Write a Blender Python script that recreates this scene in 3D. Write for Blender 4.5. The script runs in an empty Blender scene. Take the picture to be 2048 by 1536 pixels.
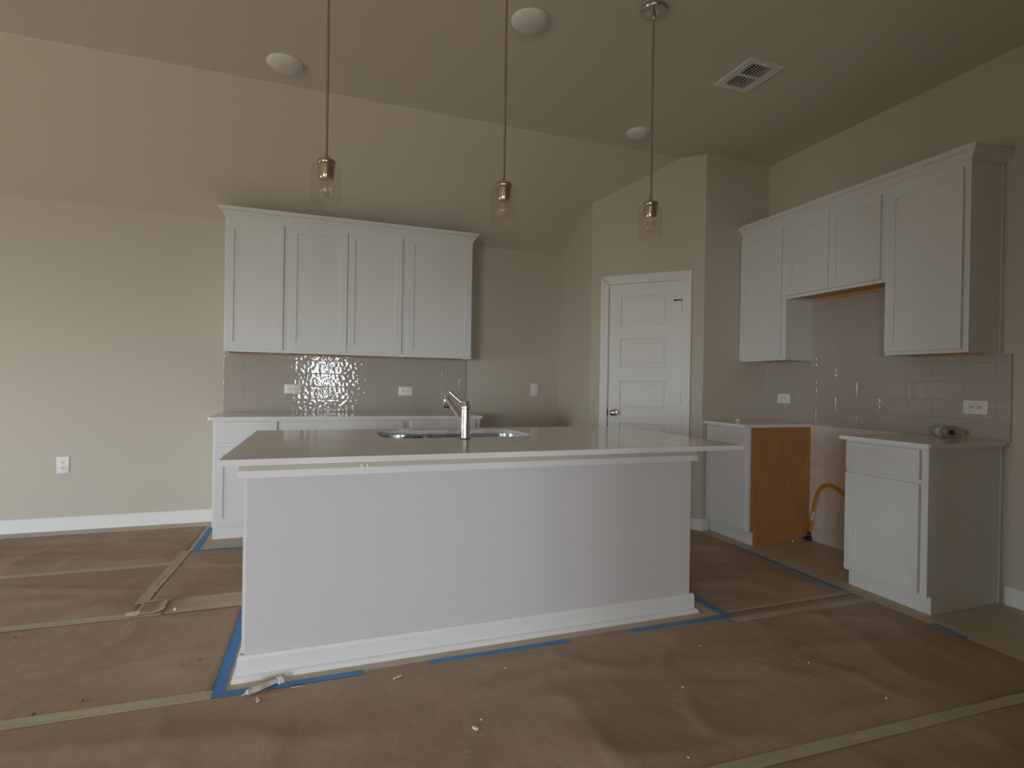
import bpy, bmesh, math, random
from mathutils import Vector, Matrix, noise
random.seed(7)
SC = bpy.context.scene
COL = SC.collection
# ------------------------------------------------------------------ camera
CAM_H, YAW, PITCH, ROLL, FPX = 1.1757, math.radians(19.4645), math.radians(-0.1044), math.radians(0.9608), 1067.88
fw = Vector((math.sin(YAW)*math.cos(PITCH), math.cos(YAW)*math.cos(PITCH), math.sin(PITCH)))
rt = Vector((math.cos(YAW), -math.sin(YAW), 0)); up = rt.cross(fw)
rt2 = rt*math.cos(ROLL)+up*math.sin(ROLL); up2 = -rt*math.sin(ROLL)+up*math.cos(ROLL)
cd = bpy.data.cameras.new('camera'); cam = bpy.data.objects.new('camera', cd); COL.objects.link(cam)
cd.sensor_width = 36; cd.lens = FPX/2048*36; cd.clip_start = .05
M = Matrix((rt2, up2, -fw)).transposed().to_4x4(); M.translation = (0, 0, CAM_H); cam.matrix_world = M
SC.camera = cam
# ------------------------------------------------------------------ world, daylight, exposure
W = bpy.data.worlds.new('sky'); SC.world = W; W.use_nodes = True
nt = W.node_tree; nt.nodes.clear()
wo = nt.nodes.new('ShaderNodeOutputWorld'); bg = nt.nodes.new('ShaderNodeBackground')
tc = nt.nodes.new('ShaderNodeTexCoord'); sx = nt.nodes.new('ShaderNodeSeparateXYZ'); mr = nt.nodes.new('ShaderNodeMapRange'); cr = nt.nodes.new('ShaderNodeValToRGB')
mr.inputs['From Min'].default_value = -.15; mr.inputs['From Max'].default_value = .6
cr.color_ramp.elements[0].position = .0; cr.color_ramp.elements[0].color = (.33, .31, .27, 1)
cr.color_ramp.elements[1].position = 1; cr.color_ramp.elements[1].color = (.78, .91, 1.15, 1)
e = cr.color_ramp.elements.new(.22); e.color = (.91, .965, 1.06, 1)
nt.links.new(tc.outputs['Generated'], sx.inputs[0]); nt.links.new(sx.outputs['Z'], mr.inputs['Value'])
nt.links.new(mr.outputs[0], cr.inputs[0]); nt.links.new(cr.outputs[0], bg.inputs['Color']); nt.links.new(bg.outputs[0], wo.inputs[0])
bg.inputs['Strength'].default_value = 29.0
SC.view_settings.view_transform = 'Standard'; SC.view_settings.look = 'None'
SC.view_settings.gamma = 1; SC.view_settings.use_curve_mapping = False
SC.view_settings.exposure = 0.0
SC.cycles.max_bounces = 14; SC.cycles.diffuse_bounces = 8; SC.cycles.glossy_bounces = 6; SC.cycles.transmission_bounces = 10
SC.cycles.transparent_max_bounces = 16; SC.cycles.use_denoising = True; SC.cycles.sample_clamp_indirect = 8
SC.cycles.caustics_reflective = False; SC.cycles.caustics_refractive = False

# ------------------------------------------------------------------ layout (metres)
YB, XR = 4.953, 3.575            # back wall, right wall
XL, YF = -5.6, -4.6              # left wall, wall behind the camera
ZB, ZF, YBRK = 2.486, 3.068, 3.733   # eave height, flat ceiling, ridge of slope
P1 = Vector((2.254, 4.284, 0)); P2 = Vector((2.916, 3.584, 0))
ZC, SLAB = .896, .022            # counter top height, slab thickness

def portal(name, loc, rot, sx_, sy_):
    l = bpy.data.lights.new(name, 'AREA'); l.shape = 'RECTANGLE'; l.size = sx_; l.size_y = sy_
    l.cycles.is_portal = True
    o = bpy.data.objects.new(name, l); COL.objects.link(o); o.location = loc; o.rotation_euler = rot
WIN_L = [(1.4, 2.7, .30, 1.55)]     # y0,y1,z0,z1 in the left wall
WIN_F = (-.23, .33, .25, 2.05)                              # x0,x1,z0,z1 glazed door behind the camera
WIN_G = [(-5.3, -4.2, .20, 2.0), (-4.1, -3.0, .20, 2.0)]     # x0,x1,z0,z1 windows in the wall behind the camera
for y0, y1, z0, z1 in WIN_L:
    portal('window_left_offscreen', (XL-.06, (y0+y1)/2, (z0+z1)/2), (0, -math.pi/2, 0), z1-z0, y1-y0)
for x0, x1, z0, z1 in WIN_G:
    portal('window_behind_offscreen', ((x0+x1)/2, YF-.06, (z0+z1)/2), (math.pi/2, 0, 0), x1-x0, z1-z0)
portal('door_behind_offscreen', ((WIN_F[0]+WIN_F[1])/2, YF-.06, (WIN_F[2]+WIN_F[3])/2), (math.pi/2, 0, 0), WIN_F[1]-WIN_F[0], WIN_F[3]-WIN_F[2])

# ------------------------------------------------------------------ materials
def mat(name, col, rough=.5, metal=0, spec=.5, var=0, vscale=8, bump=0, bscale=60, bdist=.002, trans=0, ior=1.45, coat=0, col2=None, stretch=None, detail=4, bdetail=3):
    m = bpy.data.materials.new(name); m.use_nodes = True; n = m.node_tree.nodes; L = m.node_tree.links
    b = n['Principled BSDF']; b.inputs['Base Color'].default_value = (*col, 1); b.inputs['Roughness'].default_value = rough
    b.inputs['Metallic'].default_value = metal; b.inputs['Specular IOR Level'].default_value = spec; b.inputs['IOR'].default_value = ior
    b.inputs['Transmission Weight'].default_value = trans; b.inputs['Coat Weight'].default_value = coat
    g = n.new('ShaderNodeNewGeometry'); src = g.outputs['Position']
    if stretch:
        mp = n.new('ShaderNodeMapping'); mp.inputs['Scale'].default_value = stretch; L.new(src, mp.inputs['Vector']); src = mp.outputs[0]
    if var or col2:
        t = n.new('ShaderNodeTexNoise'); t.inputs['Scale'].default_value = vscale; t.inputs['Detail'].default_value = detail; L.new(src, t.inputs['Vector'])
        r = n.new('ShaderNodeValToRGB'); r.color_ramp.elements[0].position = .35; r.color_ramp.elements[1].position = .65
        c2 = col2 or tuple(c*(1-var) for c in col)
        r.color_ramp.elements[0].color = (*c2, 1); r.color_ramp.elements[1].color = (*col, 1)
        L.new(t.outputs['Fac'], r.inputs[0]); L.new(r.outputs[0], b.inputs['Base Color'])
    if bump:
        t2 = n.new('ShaderNodeTexNoise'); t2.inputs['Scale'].default_value = bscale; t2.inputs['Detail'].default_value = bdetail; L.new(src, t2.inputs['Vector'])
        bp = n.new('ShaderNodeBump'); bp.inputs['Strength'].default_value = bump; bp.inputs['Distance'].default_value = bdist
        L.new(t2.outputs['Fac'], bp.inputs['Height']); L.new(bp.outputs[0], b.inputs['Normal'])
    return m
MT = dict(
 wall=mat('greige_wall_paint', (.568, .526, .446), .75, spec=.25, bump=.25, bscale=220, bdist=.001),
 ceil=mat('ceiling_paint', (.66, .61, .53), .85, spec=.2, bump=.3, bscale=180, bdist=.001),
 white=mat('white_trim_paint', (.80, .80, .79), .42, spec=.4),
 cab=mat('white_cabinet_paint', (.72, .725, .72), .38, spec=.4),
 isl=mat('pale_knee_wall_paint', (.66, .64, .65), .7, spec=.25, bump=.25, bscale=200, bdist=.001),
 quartz=mat('white_quartz', (.82, .795, .785), .10, spec=.5, var=.06, vscale=5, detail=8),
 tile=mat('glazed_beige_tile', (.45, .415, .365), .035, spec=.55, var=.03, vscale=3, bump=1.0, bscale=36, bdist=.0013, bdetail=0),
 grout=mat('beige_grout', (.52, .48, .42), .8),
 drywall=mat('unpainted_drywall', (.74, .68, .64), .9, col2=(.66, .60, .56), vscale=14, bump=.5, bscale=90, bdist=.002),
 rawwood=mat('raw_brown_cabinet_side', (.46, .225, .08), .6, var=.15, vscale=6, stretch=(8, 8, .6)),
 birch=mat('birch_plywood', (.62, .36, .16), .6, var=.15, vscale=7, stretch=(6, 1, 6)),
 nickel=mat('brushed_nickel', (.55, .50, .43), .18, metal=1),
 chrome=mat('chrome', (.80, .80, .80), .06, metal=1),
 steel=mat('stainless_steel', (.60, .60, .60), .25, metal=1),
 black=mat('black_rubber', (.02, .02, .02), .5),
 slot=mat('dark_slot', (.03, .03, .03), .6),
 plastic=mat('white_plastic', (.82, .81, .79), .35),
 disc=mat('white_led_disc', (.74, .72, .69), .55),
 paper=mat('kraft_floor_paper', (.43, .325, .235), .7, spec=.15, col2=(.37, .275, .195), vscale=2.2, bump=.6, bscale=14, bdist=.006, detail=6),
 subfloor=mat('tan_floor', (.54, .455, .33), .5, var=.12, vscale=5),
 blue=mat('blue_painter_tape', (.075, .25, .56), .6, var=.12, vscale=9),
 mask=mat('masking_tape', (.50, .46, .32), .6, var=.12, vscale=7),
 yellow=mat('yellow_gas_hose', (.60, .25, .02), .45),
 brass=mat('dark_fitting', (.05, .05, .045), .4, metal=.6),
 tag=mat('pale_tag', (.60, .57, .52), .5),
 chip=mat('pale_wood_chip', (.66, .55, .42), .7, var=.3, vscale=90),
 stick=mat('tan_stick', (.55, .40, .28), .7, col2=(.72, .66, .60), vscale=40),
 whitechip=mat('white_scrap', (.85, .84, .80), .6),
 darkchip=mat('dark_speck', (.15, .11, .08), .7),
 vent=mat('white_vent_metal', (.76, .76, .73), .45),
 duct=mat('galvanised_duct', (.38, .39, .39), .6),
 filament=mat('amber_filament', (.85, .45, .12), .5),
)
def glass_mat(name, tint=(1, 1, 1), gloss=.08, rough=.02):
    m = bpy.data.materials.new(name); m.use_nodes = True; n = m.node_tree.nodes; L = m.node_tree.links
    n.remove(n['Principled BSDF']); out = n['Material Output']
    tr = n.new('ShaderNodeBsdfTransparent'); tr.inputs[0].default_value = (*tint, 1)
    gl = n.new('ShaderNodeBsdfGlossy'); gl.inputs['Roughness'].default_value = rough
    fc = n.new('ShaderNodeLayerWeight'); fc.inputs['Blend'].default_value = .5
    pw = n.new('ShaderNodeMath'); pw.operation = 'POWER'; pw.inputs[1].default_value = 4; L.new(fc.outputs['Facing'], pw.inputs[0])
    lw = n.new('ShaderNodeMath'); lw.operation = 'MULTIPLY_ADD'; lw.inputs[1].default_value = .5; lw.inputs[2].default_value = gloss; L.new(pw.outputs[0], lw.inputs[0])
    mx = n.new('ShaderNodeMixShader'); L.new(lw.outputs[0], mx.inputs[0]); L.new(tr.outputs[0], mx.inputs[1]); L.new(gl.outputs[0], mx.inputs[2])
    L.new(mx.outputs[0], out.inputs[0]); return m
MT['glass'] = glass_mat('clear_thin_glass', (.97, .965, .95), .13); MT['pane'] = glass_mat('window_glass', (.97, .98, .97))
MT['pet'] = glass_mat('clear_plastic', (.90, .91, .89), rough=.08)

# ------------------------------------------------------------------ mesh helpers
def mesh_obj(name, bm, material, parent=None, smooth=False, loc=None, rotz=0):
    me = bpy.data.meshes.new(name); bmesh.ops.recalc_face_normals(bm, faces=bm.faces[:]); bm.to_mesh(me); bm.free()
    me.materials.append(MT[material] if isinstance(material, str) else material)
    if smooth:
        for p in me.polygons: p.use_smooth = True
        me.set_sharp_from_angle(angle=math.radians(38))
    o = bpy.data.objects.new(name, me); COL.objects.link(o)
    if parent: o.parent = parent
    if loc is not None: o.location = loc
    if rotz: o.rotation_euler = (0, 0, rotz)
    return o
def bx(bm, x0, x1, y0, y1, z0, z1):
    v = [bm.verts.new((x, y, z)) for z in (z0, z1) for y in (y0, y1) for x in (x0, x1)]
    for f in ((0, 2, 3, 1), (4, 5, 7, 6), (0, 1, 5, 4), (1, 3, 7, 5), (3, 2, 6, 7), (2, 0, 4, 6)): bm.faces.new([v[i] for i in f])
    return v
def box(*a): bm = bmesh.new(); bx(bm, *a); return bm
def bbox(*a, bev=.003, seg=2):
    bm = box(*a); bmesh.ops.bevel(bm, geom=bm.edges[:], offset=bev, segments=seg, affect='EDGES', profile=.5); return bm
def prism(pts, z0, z1):
    bm = bmesh.new(); a = [bm.verts.new((p[0], p[1], z0)) for p in pts]; b = [bm.verts.new((p[0], p[1], z1)) for p in pts]
    bm.faces.new(a[::-1]); bm.faces.new(b); n = len(pts)
    for i in range(n): bm.faces.new((a[i], a[(i+1) % n], b[(i+1) % n], b[i]))
    return bm
def lathe(prof, seg=32, cap=True, bm=None, mtx=None):
    bm = bm or bmesh.new(); rings = []
    for r, z in prof:
        vs = []
        for k in range(seg):
            a = 2*math.pi*k/seg; co = Vector((r*math.cos(a), r*math.sin(a), z))
            vs.append(bm.verts.new(mtx @ co if mtx else co))
        rings.append(vs)
    for i in range(len(rings)-1):
        for k in range(seg): bm.faces.new((rings[i][k], rings[i][(k+1) % seg], rings[i+1][(k+1) % seg], rings[i+1][k]))
    if cap:
        bm.faces.new(rings[0][::-1]); bm.faces.new(rings[-1])
    return bm
def tube(path, r, seg=12, cap=True):
    bm = bmesh.new(); rings = []; path = [Vector(p) for p in path]; ref = Vector((0, 0, 1))
    rr = r if isinstance(r, (list, tuple)) else [r]*len(path)
    for i, p in enumerate(path):
        t = (path[min(i+1, len(path)-1)]-path[max(i-1, 0)]).normalized()
        a = t.cross(Vector((1, .13, .07))).normalized() if abs(t.z) > .9 or True else t.cross(ref)
        b = t.cross(a).normalized()
        rings.append([bm.verts.new(p+(a*math.cos(2*math.pi*k/seg)+b*math.sin(2*math.pi*k/seg))*rr[i]) for k in range(seg)])
    for i in range(len(rings)-1):
        for k in range(seg): bm.faces.new((rings[i][k], rings[i][(k+1) % seg], rings[i+1][(k+1) % seg], rings[i+1][k]))
    if cap: bm.faces.new(rings[0][::-1]); bm.faces.new(rings[-1])
    return bm
def crom(pts, n=8):
    pts = [Vector(p) for p in pts]; P = [pts[0]*2-pts[1]]+pts+[pts[-1]*2-pts[-2]]; out = []
    for i in range(1, len(P)-2):
        for k in range(n):
            t = k/n; a, b, c, d = P[i-1], P[i], P[i+1], P[i+2]
            out.append(.5*((2*b)+(c-a)*t+(2*a-5*b+4*c-d)*t*t+(3*b-a-3*c+d)*t**3))
    return out+[pts[-1]]
def thing(name, label, cat, loc=(0, 0, 0), rotz=0, group=None):
    o = bpy.data.objects.new(name, None); COL.objects.link(o); o.empty_display_size = .1; o.location = loc; o.rotation_euler = (0, 0, rotz)
    return tag(o, label, cat, group)
def tag(o, label, cat, group=None):
    o['label'] = label; o['category'] = cat
    if group: o['group'] = group
    return o
def struct(name, bm, material, label=None, smooth=False, loc=None, rotz=0):
    o = mesh_obj(name, bm, material, smooth=smooth, loc=loc, rotz=rotz); o['kind'] = 'structure'
    if label: o['label'] = label
    return o
def copy_tree(o, parent=None):
    c = o.copy(); COL.objects.link(c); c.parent = parent
    for ch in o.children: copy_tree(ch, c)
    return c

# ------------------------------------------------------------------ room shell
struct('floor', box(XL-.2, XR+.2, YF-.2, YB+.2, -.12, 0), 'subfloor', 'tan hard floor showing at the edges of the paper')
wb = struct('wall_back', box(XL-.2, P1.x+1.4, YB, YB+.15, 0, ZB+.3), 'wall', 'greige painted back wall behind the wall cabinets')
wr = struct('wall_right', box(XR, XR+.15, YF, YB, 0, ZF+.1), 'wall', 'greige painted wall behind the stove gap')
struct('wall_pantry_side', box(P1.x, P1.x+.1, P1.y, YB, 0, ZF), 'wall', 'short pantry return wall beside the diagonal door')
struct('wall_pantry_front', box(P2.x, XR, P2.y, P2.y+.1, 0, ZF), 'wall', 'pantry wall at the end of the stove run')
def wall_with_holes(axis, pos, thick, a0, a1, z1, holes):
    """wall slab along an axis with rectangular openings"""
    bm = bmesh.new(); cuts = sorted(holes); prev = a0
    def put(u0, u1, z0_, z1_):
        if u1-u0 < 1e-4 or z1_-z0_ < 1e-4: return
        if axis == 'y': bx(bm, min(pos, pos+thick), max(pos, pos+thick), u0, u1, z0_, z1_)
        else: bx(bm, u0, u1, min(pos, pos+thick), max(pos, pos+thick), z0_, z1_)
    for h0, h1, zz0, zz1 in cuts:
        put(prev, h0, 0, z1); put(h0, h1, 0, zz0); put(h0, h1, zz1, z1); prev = h1
    put(prev, a1, 0, z1); return bm
struct('wall_left', wall_with_holes('y', XL, -.12, YF-.2, YB+.2, ZF+.1, WIN_L), 'wall', 'greige wall with one tall window')
struct('wall_front', wall_with_holes('x', YF, -.12, XL-.2, XR+.2, ZF+.1, [(WIN_F[0]-.12, WIN_F[1]+.12, 0, 2.15)]+WIN_G), 'wall', 'greige wall with a glazed door and two tall windows')
struct('wall_blocker_rear', box(.55, XR, -1.62, -1.5, 0, ZF), 'wall', 'added greige wall behind the camera that blocks door light')  # added unseen wall: fades door light across the island and right floor
struct('wall_blocker_side', box(1.25, XR, .32, .45, 0, ZF), 'wall', 'added greige wall out of view that shades the stove run')  # added unseen wall: keeps rear window light off the near cabinet end
# diagonal pantry wall with a door opening
dv = (P2-P1); DL = dv.length; dt = dv.normalized(); dn = Vector((-dt.y*-1, dt.x*-1, 0)) * -1   # outward normal computed below
dn = Vector((dt.y, -dt.x, 0)); dn = -dn if dn.dot(Vector((0, 0, 0))-P1) < 0 else dn
DROT = math.atan2(dt.y, dt.x)     # local x along the wall, local -y outward
DM = Matrix.Translation(P1) @ Matrix.Rotation(DROT, 4, 'Z')
bm = bmesh.new()
bx(bm, 0, .158, 0, .1, 0, ZF); bx(bm, .80, DL, 0, .1, 0, ZF); bx(bm, .158, .80, 0, .1, 2.062, ZF)
struct('wall_pantry_diagonal', bm, 'wall', 'diagonal pantry wall around the panelled door', loc=P1, rotz=DROT)
# ceiling: flat part and the slope down to the back wall
VX, VY, VW, VD = 2.409, 2.595, .080, .116      # vent opening in the ceiling
bm = bmesh.new()
bx(bm, XL-.2, XR+.2, YF-.2, VY-VD, ZF, ZF+.12); bx(bm, XL-.2, XR+.2, VY+VD, YBRK, ZF, ZF+.12)
bx(bm, XL-.2, VX-VW, VY-VD, VY+VD, ZF, ZF+.12); bx(bm, VX+VW, XR+.2, VY-VD, VY+VD, ZF, ZF+.12)
struct('ceiling', bm, 'ceil', 'flat greige ceiling over the island')
bm = bmesh.new(); e_ = .12
ya, za = YB+.1, ZB-(.1)*(ZF-ZB)/(YB-YBRK)
q = [(YBRK, ZF), (ya, za), (ya, za+e_), (YBRK, ZF+e_)]
a = [bm.verts.new((XL-.2, y, z)) for y, z in q]; b = [bm.verts.new((XR+.2, y, z)) for y, z in q]
bm.faces.new(a); bm.faces.new(b[::-1])
for i in range(4): bm.faces.new((a[i], b[i], b[(i+1) % 4], a[(i+1) % 4]))
struct('ceiling_slope', bm, 'ceil', 'sloped ceiling running down to the back wall')
# baseboards
def baseboard(name, length, loc, rotz, label, h=.10):
    prof = [(0, 0), (-.013, 0), (-.013, h-.014), (-.009, h-.006), (-.006, h), (0, h)]
    bm = bmesh.new(); a = [bm.verts.new((0, y, z)) for y, z in prof]; b = [bm.verts.new((length, y, z)) for y, z in prof]
    bm.faces.new(a); bm.faces.new(b[::-1])
    for i in range(len(prof)): bm.faces.new((a[i], b[i], b[(i+1) % len(prof)], a[(i+1) % len(prof)]))
    return struct(name, bm, 'white', label, loc=loc, rotz=rotz)
baseboard('baseboard_back', -.752-XL, (XL, YB, 0), 0, 'white baseboard along the back wall')
baseboard('baseboard_back_corner', P1.x-1.262, (1.262, YB, 0), 0, 'white baseboard between the base cabinets and the pantry')
baseboard('baseboard_right', 1.865-.45, (XR, 1.865, 0), -math.pi/2, 'white baseboard beyond the single base cabinet')
baseboard('baseboard_pantry', DL-.866+.008, P1+dt*.866, DROT, 'white baseboard piece beside the pantry door', .092)
baseboard('baseboard_pantry_front', .07, (P2.x-.006, P2.y, 0), 0, 'white baseboard end beside the stove run cabinet', .092)
baseboard('baseboard_pantry_side', YB-P1.y, (P1.x, YB, 0), -math.pi/2, 'white baseboard on the pantry return wall')
# ------------------------------------------------------------------ windows and glazed door (daylight sources outside the frame)
for i, (y0, y1, z0, z1) in enumerate(WIN_L):
    bm = bmesh.new(); f = .05
    bx(bm, XL-.10, XL-.03, y0, y1, z0, z0+f); bx(bm, XL-.10, XL-.03, y0, y1, z1-f, z1)
    bx(bm, XL-.10, XL-.03, y0, y0+f, z0+f, z1-f); bx(bm, XL-.10, XL-.03, y1-f, y1, z0+f, z1-f)
    bx(bm, XL-.10, XL-.03, y0+f, y1-f, (z0+z1)/2-.02, (z0+z1)/2+.02)
    w = struct('window_%d' % (i+1), bm, 'white', 'tall white window in the side wall')
    for (a0, a1) in ((z0+f, (z0+z1)/2-.02), ((z0+z1)/2+.02, z1-f)):
        mesh_obj('pane', box(XL-.066, XL-.062, y0+f, y1-f, a0, a1), 'pane', w)
    mesh_obj('window_sill', bbox(XL-.02, XL+.05, y0-.04, y1+.04, z0-.03, z0), 'white', w)
for i, (x0, x1, z0, z1) in enumerate(WIN_G):
    bm = bmesh.new(); f = .05; zc_ = (z0+z1)/2
    bx(bm, x0, x1, YF-.10, YF-.03, z0, z0+f); bx(bm, x0, x1, YF-.10, YF-.03, z1-f, z1)
    bx(bm, x0, x0+f, YF-.10, YF-.03, z0+f, z1-f); bx(bm, x1-f, x1, YF-.10, YF-.03, z0+f, z1-f)
    bx(bm, x0+f, x1-f, YF-.10, YF-.03, zc_-.02, zc_+.02)
    w = struct('window_%d' % (i+2), bm, 'white', 'tall white window beside the glazed door')
    for a0, a1 in ((z0+f, zc_-.02), (zc_+.02, z1-f)): mesh_obj('pane', box(x0+f, x1-f, YF-.066, YF-.062, a0, a1), 'pane', w)
    mesh_obj('window_sill', bbox(x0-.04, x1+.04, YF-.02, YF+.05, z0-.03, z0), 'white', w)
x0, x1, z0, z1 = WIN_F
bm = bmesh.new()
bx(bm, x0-.115, x0, YF-.09, YF-.045, .01, 2.145); bx(bm, x1, x1+.115, YF-.09, YF-.045, .01, 2.145)
bx(bm, x0, x1, YF-.09, YF-.045, .01, z0); bx(bm, x0, x1, YF-.09, YF-.045, z1, 2.145)
w = struct('door_2', bm, 'white', 'white full-glass patio door')
mesh_obj('pane', box(x0, x1, YF-.07, YF-.066, z0, z1), 'pane', w)
mesh_obj('door_handle', lathe([(.008, 0), (.008, .03), (.026, .04), (.03, .055), (.022, .075), (.001, .078)], 16, False, mtx=Matrix.Translation((x1+.06, YF-.045, .95)) @ Matrix.Rotation(-math.pi/2, 4, 'X')), 'nickel', w, True)

# ------------------------------------------------------------------ backsplash tiles (each a part of its wall)
def tile_mesh(w, h, t=.009):
    bm = bbox(-w/2, w/2, -t, 0, -h/2, h/2, bev=.0028, seg=2); me = bpy.data.meshes.new('tile'); bmesh.ops.recalc_face_normals(bm, faces=bm.faces[:]); bm.to_mesh(me); bm.free()
    me.materials.append(MT['tile']); return me
TM = {}
def tile(parent, m, u0, u1, z0, z1):
    g = .0014; w, h = round(u1-u0-2*g, 3), round(z1-z0-2*g, 3)
    if w < .012 or h < .012: return
    if (w, h) not in TM: TM[(w, h)] = tile_mesh(w, h)
    o = bpy.data.objects.new('tile', TM[(w, h)]); COL.objects.link(o); o.parent = parent
    tilt = Matrix.Rotation(random.gauss(0, .0010), 4, 'X') @ Matrix.Rotation(random.gauss(0, .0010), 4, 'Z')
    o.matrix_local = m @ Matrix.Translation(((u0+u1)/2, -.0012, (z0+z1)/2)) @ tilt
RH = .111
def splash(parent, m, U0, U1, phase_odd, pitch, ztop, zmin=ZC, row0=0, clip=None):
    r = row0
    while True:
        z0 = ZC+r*RH; z1 = min(z0+RH, ztop)
        if z0 >= ztop-.005: break
        ph = phase_odd+(0 if r % 2 == 1 else pitch/2)
        a = ph-math.ceil((ph-U0)/pitch)*pitch
        while a < U1:
            u0, u1 = max(a, U0), min(a+pitch, U1)
            if u1-u0 > .012: tile(parent, m, u0, u1, z0, z1)
            a += pitch
        r += 1
mB = Matrix.Translation((0, YB, 0)); TL0, TL1 = -.777, 1.280
mesh_obj('grout_bed', box(TL0, TL1, YB-.0075, YB-.0005, ZC, 1.384), 'grout', wb)
splash(wb, mB, TL0, TL1, .045+.0, .333, 1.384)
mR = Matrix.Translation((XR, 0, 0)) @ Matrix.Rotation(-math.pi/2, 4, 'Z')   # local x = -world y
mesh_obj('grout_bed', box(XR-.0075, XR-.0005, 1.852, 3.583, ZC-.004, 1.384), 'grout', wr)
mesh_obj('grout_bed', box(XR-.0075, XR-.0005, 2.366, 3.121, 1.384, 1.84), 'grout', wr)
splash(wr, mR, -3.578, -1.852, -2.254, .3305, 1.340)
for r, ztop in ((4, None),):
    z0 = ZC+4*RH
    for a in [(-2.0895-.3305*k) for k in range(-1, 6)]:
        # row 4: low strip beside the cabinets, full rows in the hood gap
        for lo, hi, zt in ((-3.578, -3.121, 1.384), (-3.121, -2.366, z0+RH), (-2.366, -1.852, 1.384)):
            u0, u1 = max(a-.3305, lo), min(a, hi)
            if u1-u0 > .012: tile(wr, mR, u0, u1, z0, zt)
splash(wr, mR, -3.121, -2.366, -2.254, .3305, 1.84, row0=5)
mesh_obj('drywall_panel', box(XR-.004, XR+.001, 2.20, 3.20, .004, ZC-.006), 'drywall', wr)

# ------------------------------------------------------------------ outlets and switch
def outlet(loc, rotz, label, horizontal=True, switch=False, w=.125, h=.08):
    t = thing('light_switch' if switch else 'wall_outlet', label, 'switch' if switch else 'outlet', loc, rotz)
    W_, H_ = (w, h) if horizontal else (h, w)
    mesh_obj('cover_plate', bbox(-W_/2, W_/2, -.006, 0, -H_/2, H_/2, bev=.0025), 'plastic', t, True)
    if switch:
        mesh_obj('toggle', bbox(-.005, .005, -.018, -.005, -.012, .006, bev=.002), 'plastic', t)
        for s in (-1, 1): mesh_obj('screw', lathe([(.003, 0), (.003, .001)], 8, mtx=Matrix.Translation((0, -.006, s*.03)) @ Matrix.Rotation(math.pi/2, 4, 'X')), 'plastic', t)
        return t
    for s in (-1, 1):
        c = (s*.0205, 0) if horizontal else (0, s*.0205)
        k = mesh_obj('receptacle', lathe([(.0165, 0), (.0165, .0025), (.0155, .003)], 24, mtx=Matrix.Translation((c[0], -.0055, c[1])) @ Matrix.Rotation(math.pi/2, 4, 'X')), 'plastic', t)
        for q, (dx, dz, ww, hh) in enumerate([(-.0055, .003, .003, .009), (.0055, .003, .003, .008), (0, -.0075, .0055, .0055)]):
            if horizontal: dx, dz, ww, hh = -dz, dx, hh, ww
            mesh_obj('slot', box(c[0]+dx-ww/2, c[0]+dx+ww/2, -.0092, -.008, c[1]+dz-hh/2, c[1]+dz+hh/2), 'slot', k)
    return t
outlet((-1.853, YB, .497), 0, 'white upright outlet low on the bare back wall above the baseboard', False)
outlet((-.25, YB-.0102, 1.093), 0, 'white sideways outlet in the tile under the narrow wall cabinet')
outlet((.711, YB-.0102, 1.085), 0, 'white sideways outlet in the tile nearer the faucet')
outlet((XR-.0102, 3.385, 1.085), -math.pi/2, 'white sideways outlet in the tile beside the pantry')
outlet((XR-.0102, 2.02, 1.08), -math.pi/2, 'white sideways outlet in the tile above the clear bottle')
outlet((1.987, YB, 1.112), 0, 'white light switch plate on the wall beside the pantry', False, True)

# ------------------------------------------------------------------ cabinets (local frame: width +x, back at y=0, front toward -y)
def shaker(name, parent, x0, x1, z0, z1, yf, th=.019, st=.055, rec=.008):
    """door frame ring with a recessed panel as sub-part; yf is the front plane"""
    bm = bmesh.new(); yb = yf+th
    bx(bm, x0, x0+st, yf, yb, z0, z1); bx(bm, x1-st, x1, yf, yb, z0, z1)
    bx(bm, x0+st, x1-st, yf, yb, z0, z0+st); bx(bm, x0+st, x1-st, yf, yb, z1-st, z1)
    d = mesh_obj(name, bm, 'cab', parent)
    mesh_obj('panel', box(x0+st-.004, x1-st+.004, yf+rec, yb-.001, z0+st-.004, z1-st+.004), 'cab', d)
    return d
def wall_cabinet(loc, rotz, w, h, depth, doors, label, group, rev_l=.02, rev_r=.02, rail_b=.022, rail_t=.05, scribe=False, rail_bot_wood=True):
    t = thing('wall_cabinet', label, 'cabinet', loc, rotz, group)
    yf = -depth+.019           # face frame front
    bm = bmesh.new()           # carcass: sides, top, back (open below to the recessed bottom)
    bx(bm, 0, .016, yf+.018, -.001, 0, h); bx(bm, w-.016, w, yf+.018, -.001, 0, h)
    bx(bm, .016, w-.016, yf+.018, -.001, h-.016, h); bx(bm, .016, w-.016, -.012, -.001, .0, h-.016)
    mesh_obj('body', bm, 'cab', t)
    mesh_obj('bottom_panel', box(.016, w-.016, yf+.018, -.012, .018, .03), 'birch', t)['label'] = 'bare plywood underside'
    mesh_obj('hanging_rail', box(.016, w-.016, -.03, -.012, .001, .018), 'birch', t)
    bm = bmesh.new(); fsw = .035
    bx(bm, 0, fsw, yf, yf+.018, 0, h); bx(bm, w-fsw, w, yf, yf+.018, 0, h)
    bx(bm, fsw, w-fsw, yf, yf+.018, 0, .035); bx(bm, fsw, w-fsw, yf, yf+.018, h-.06, h)
    mesh_obj('face_frame', bm, 'cab', t)
    x = rev_l; tot = w-rev_l-rev_r-.004*(len(doors)-1)
    for f in doors:
        shaker('door', t, x, x+tot*f, rail_b, h-rail_t, -depth); x += tot*f+.004
    if scribe: mesh_obj('scribe_strip', box(w, w+.006, -.022, -.001, .0, h-.01), 'cab', t)
    return t
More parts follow.
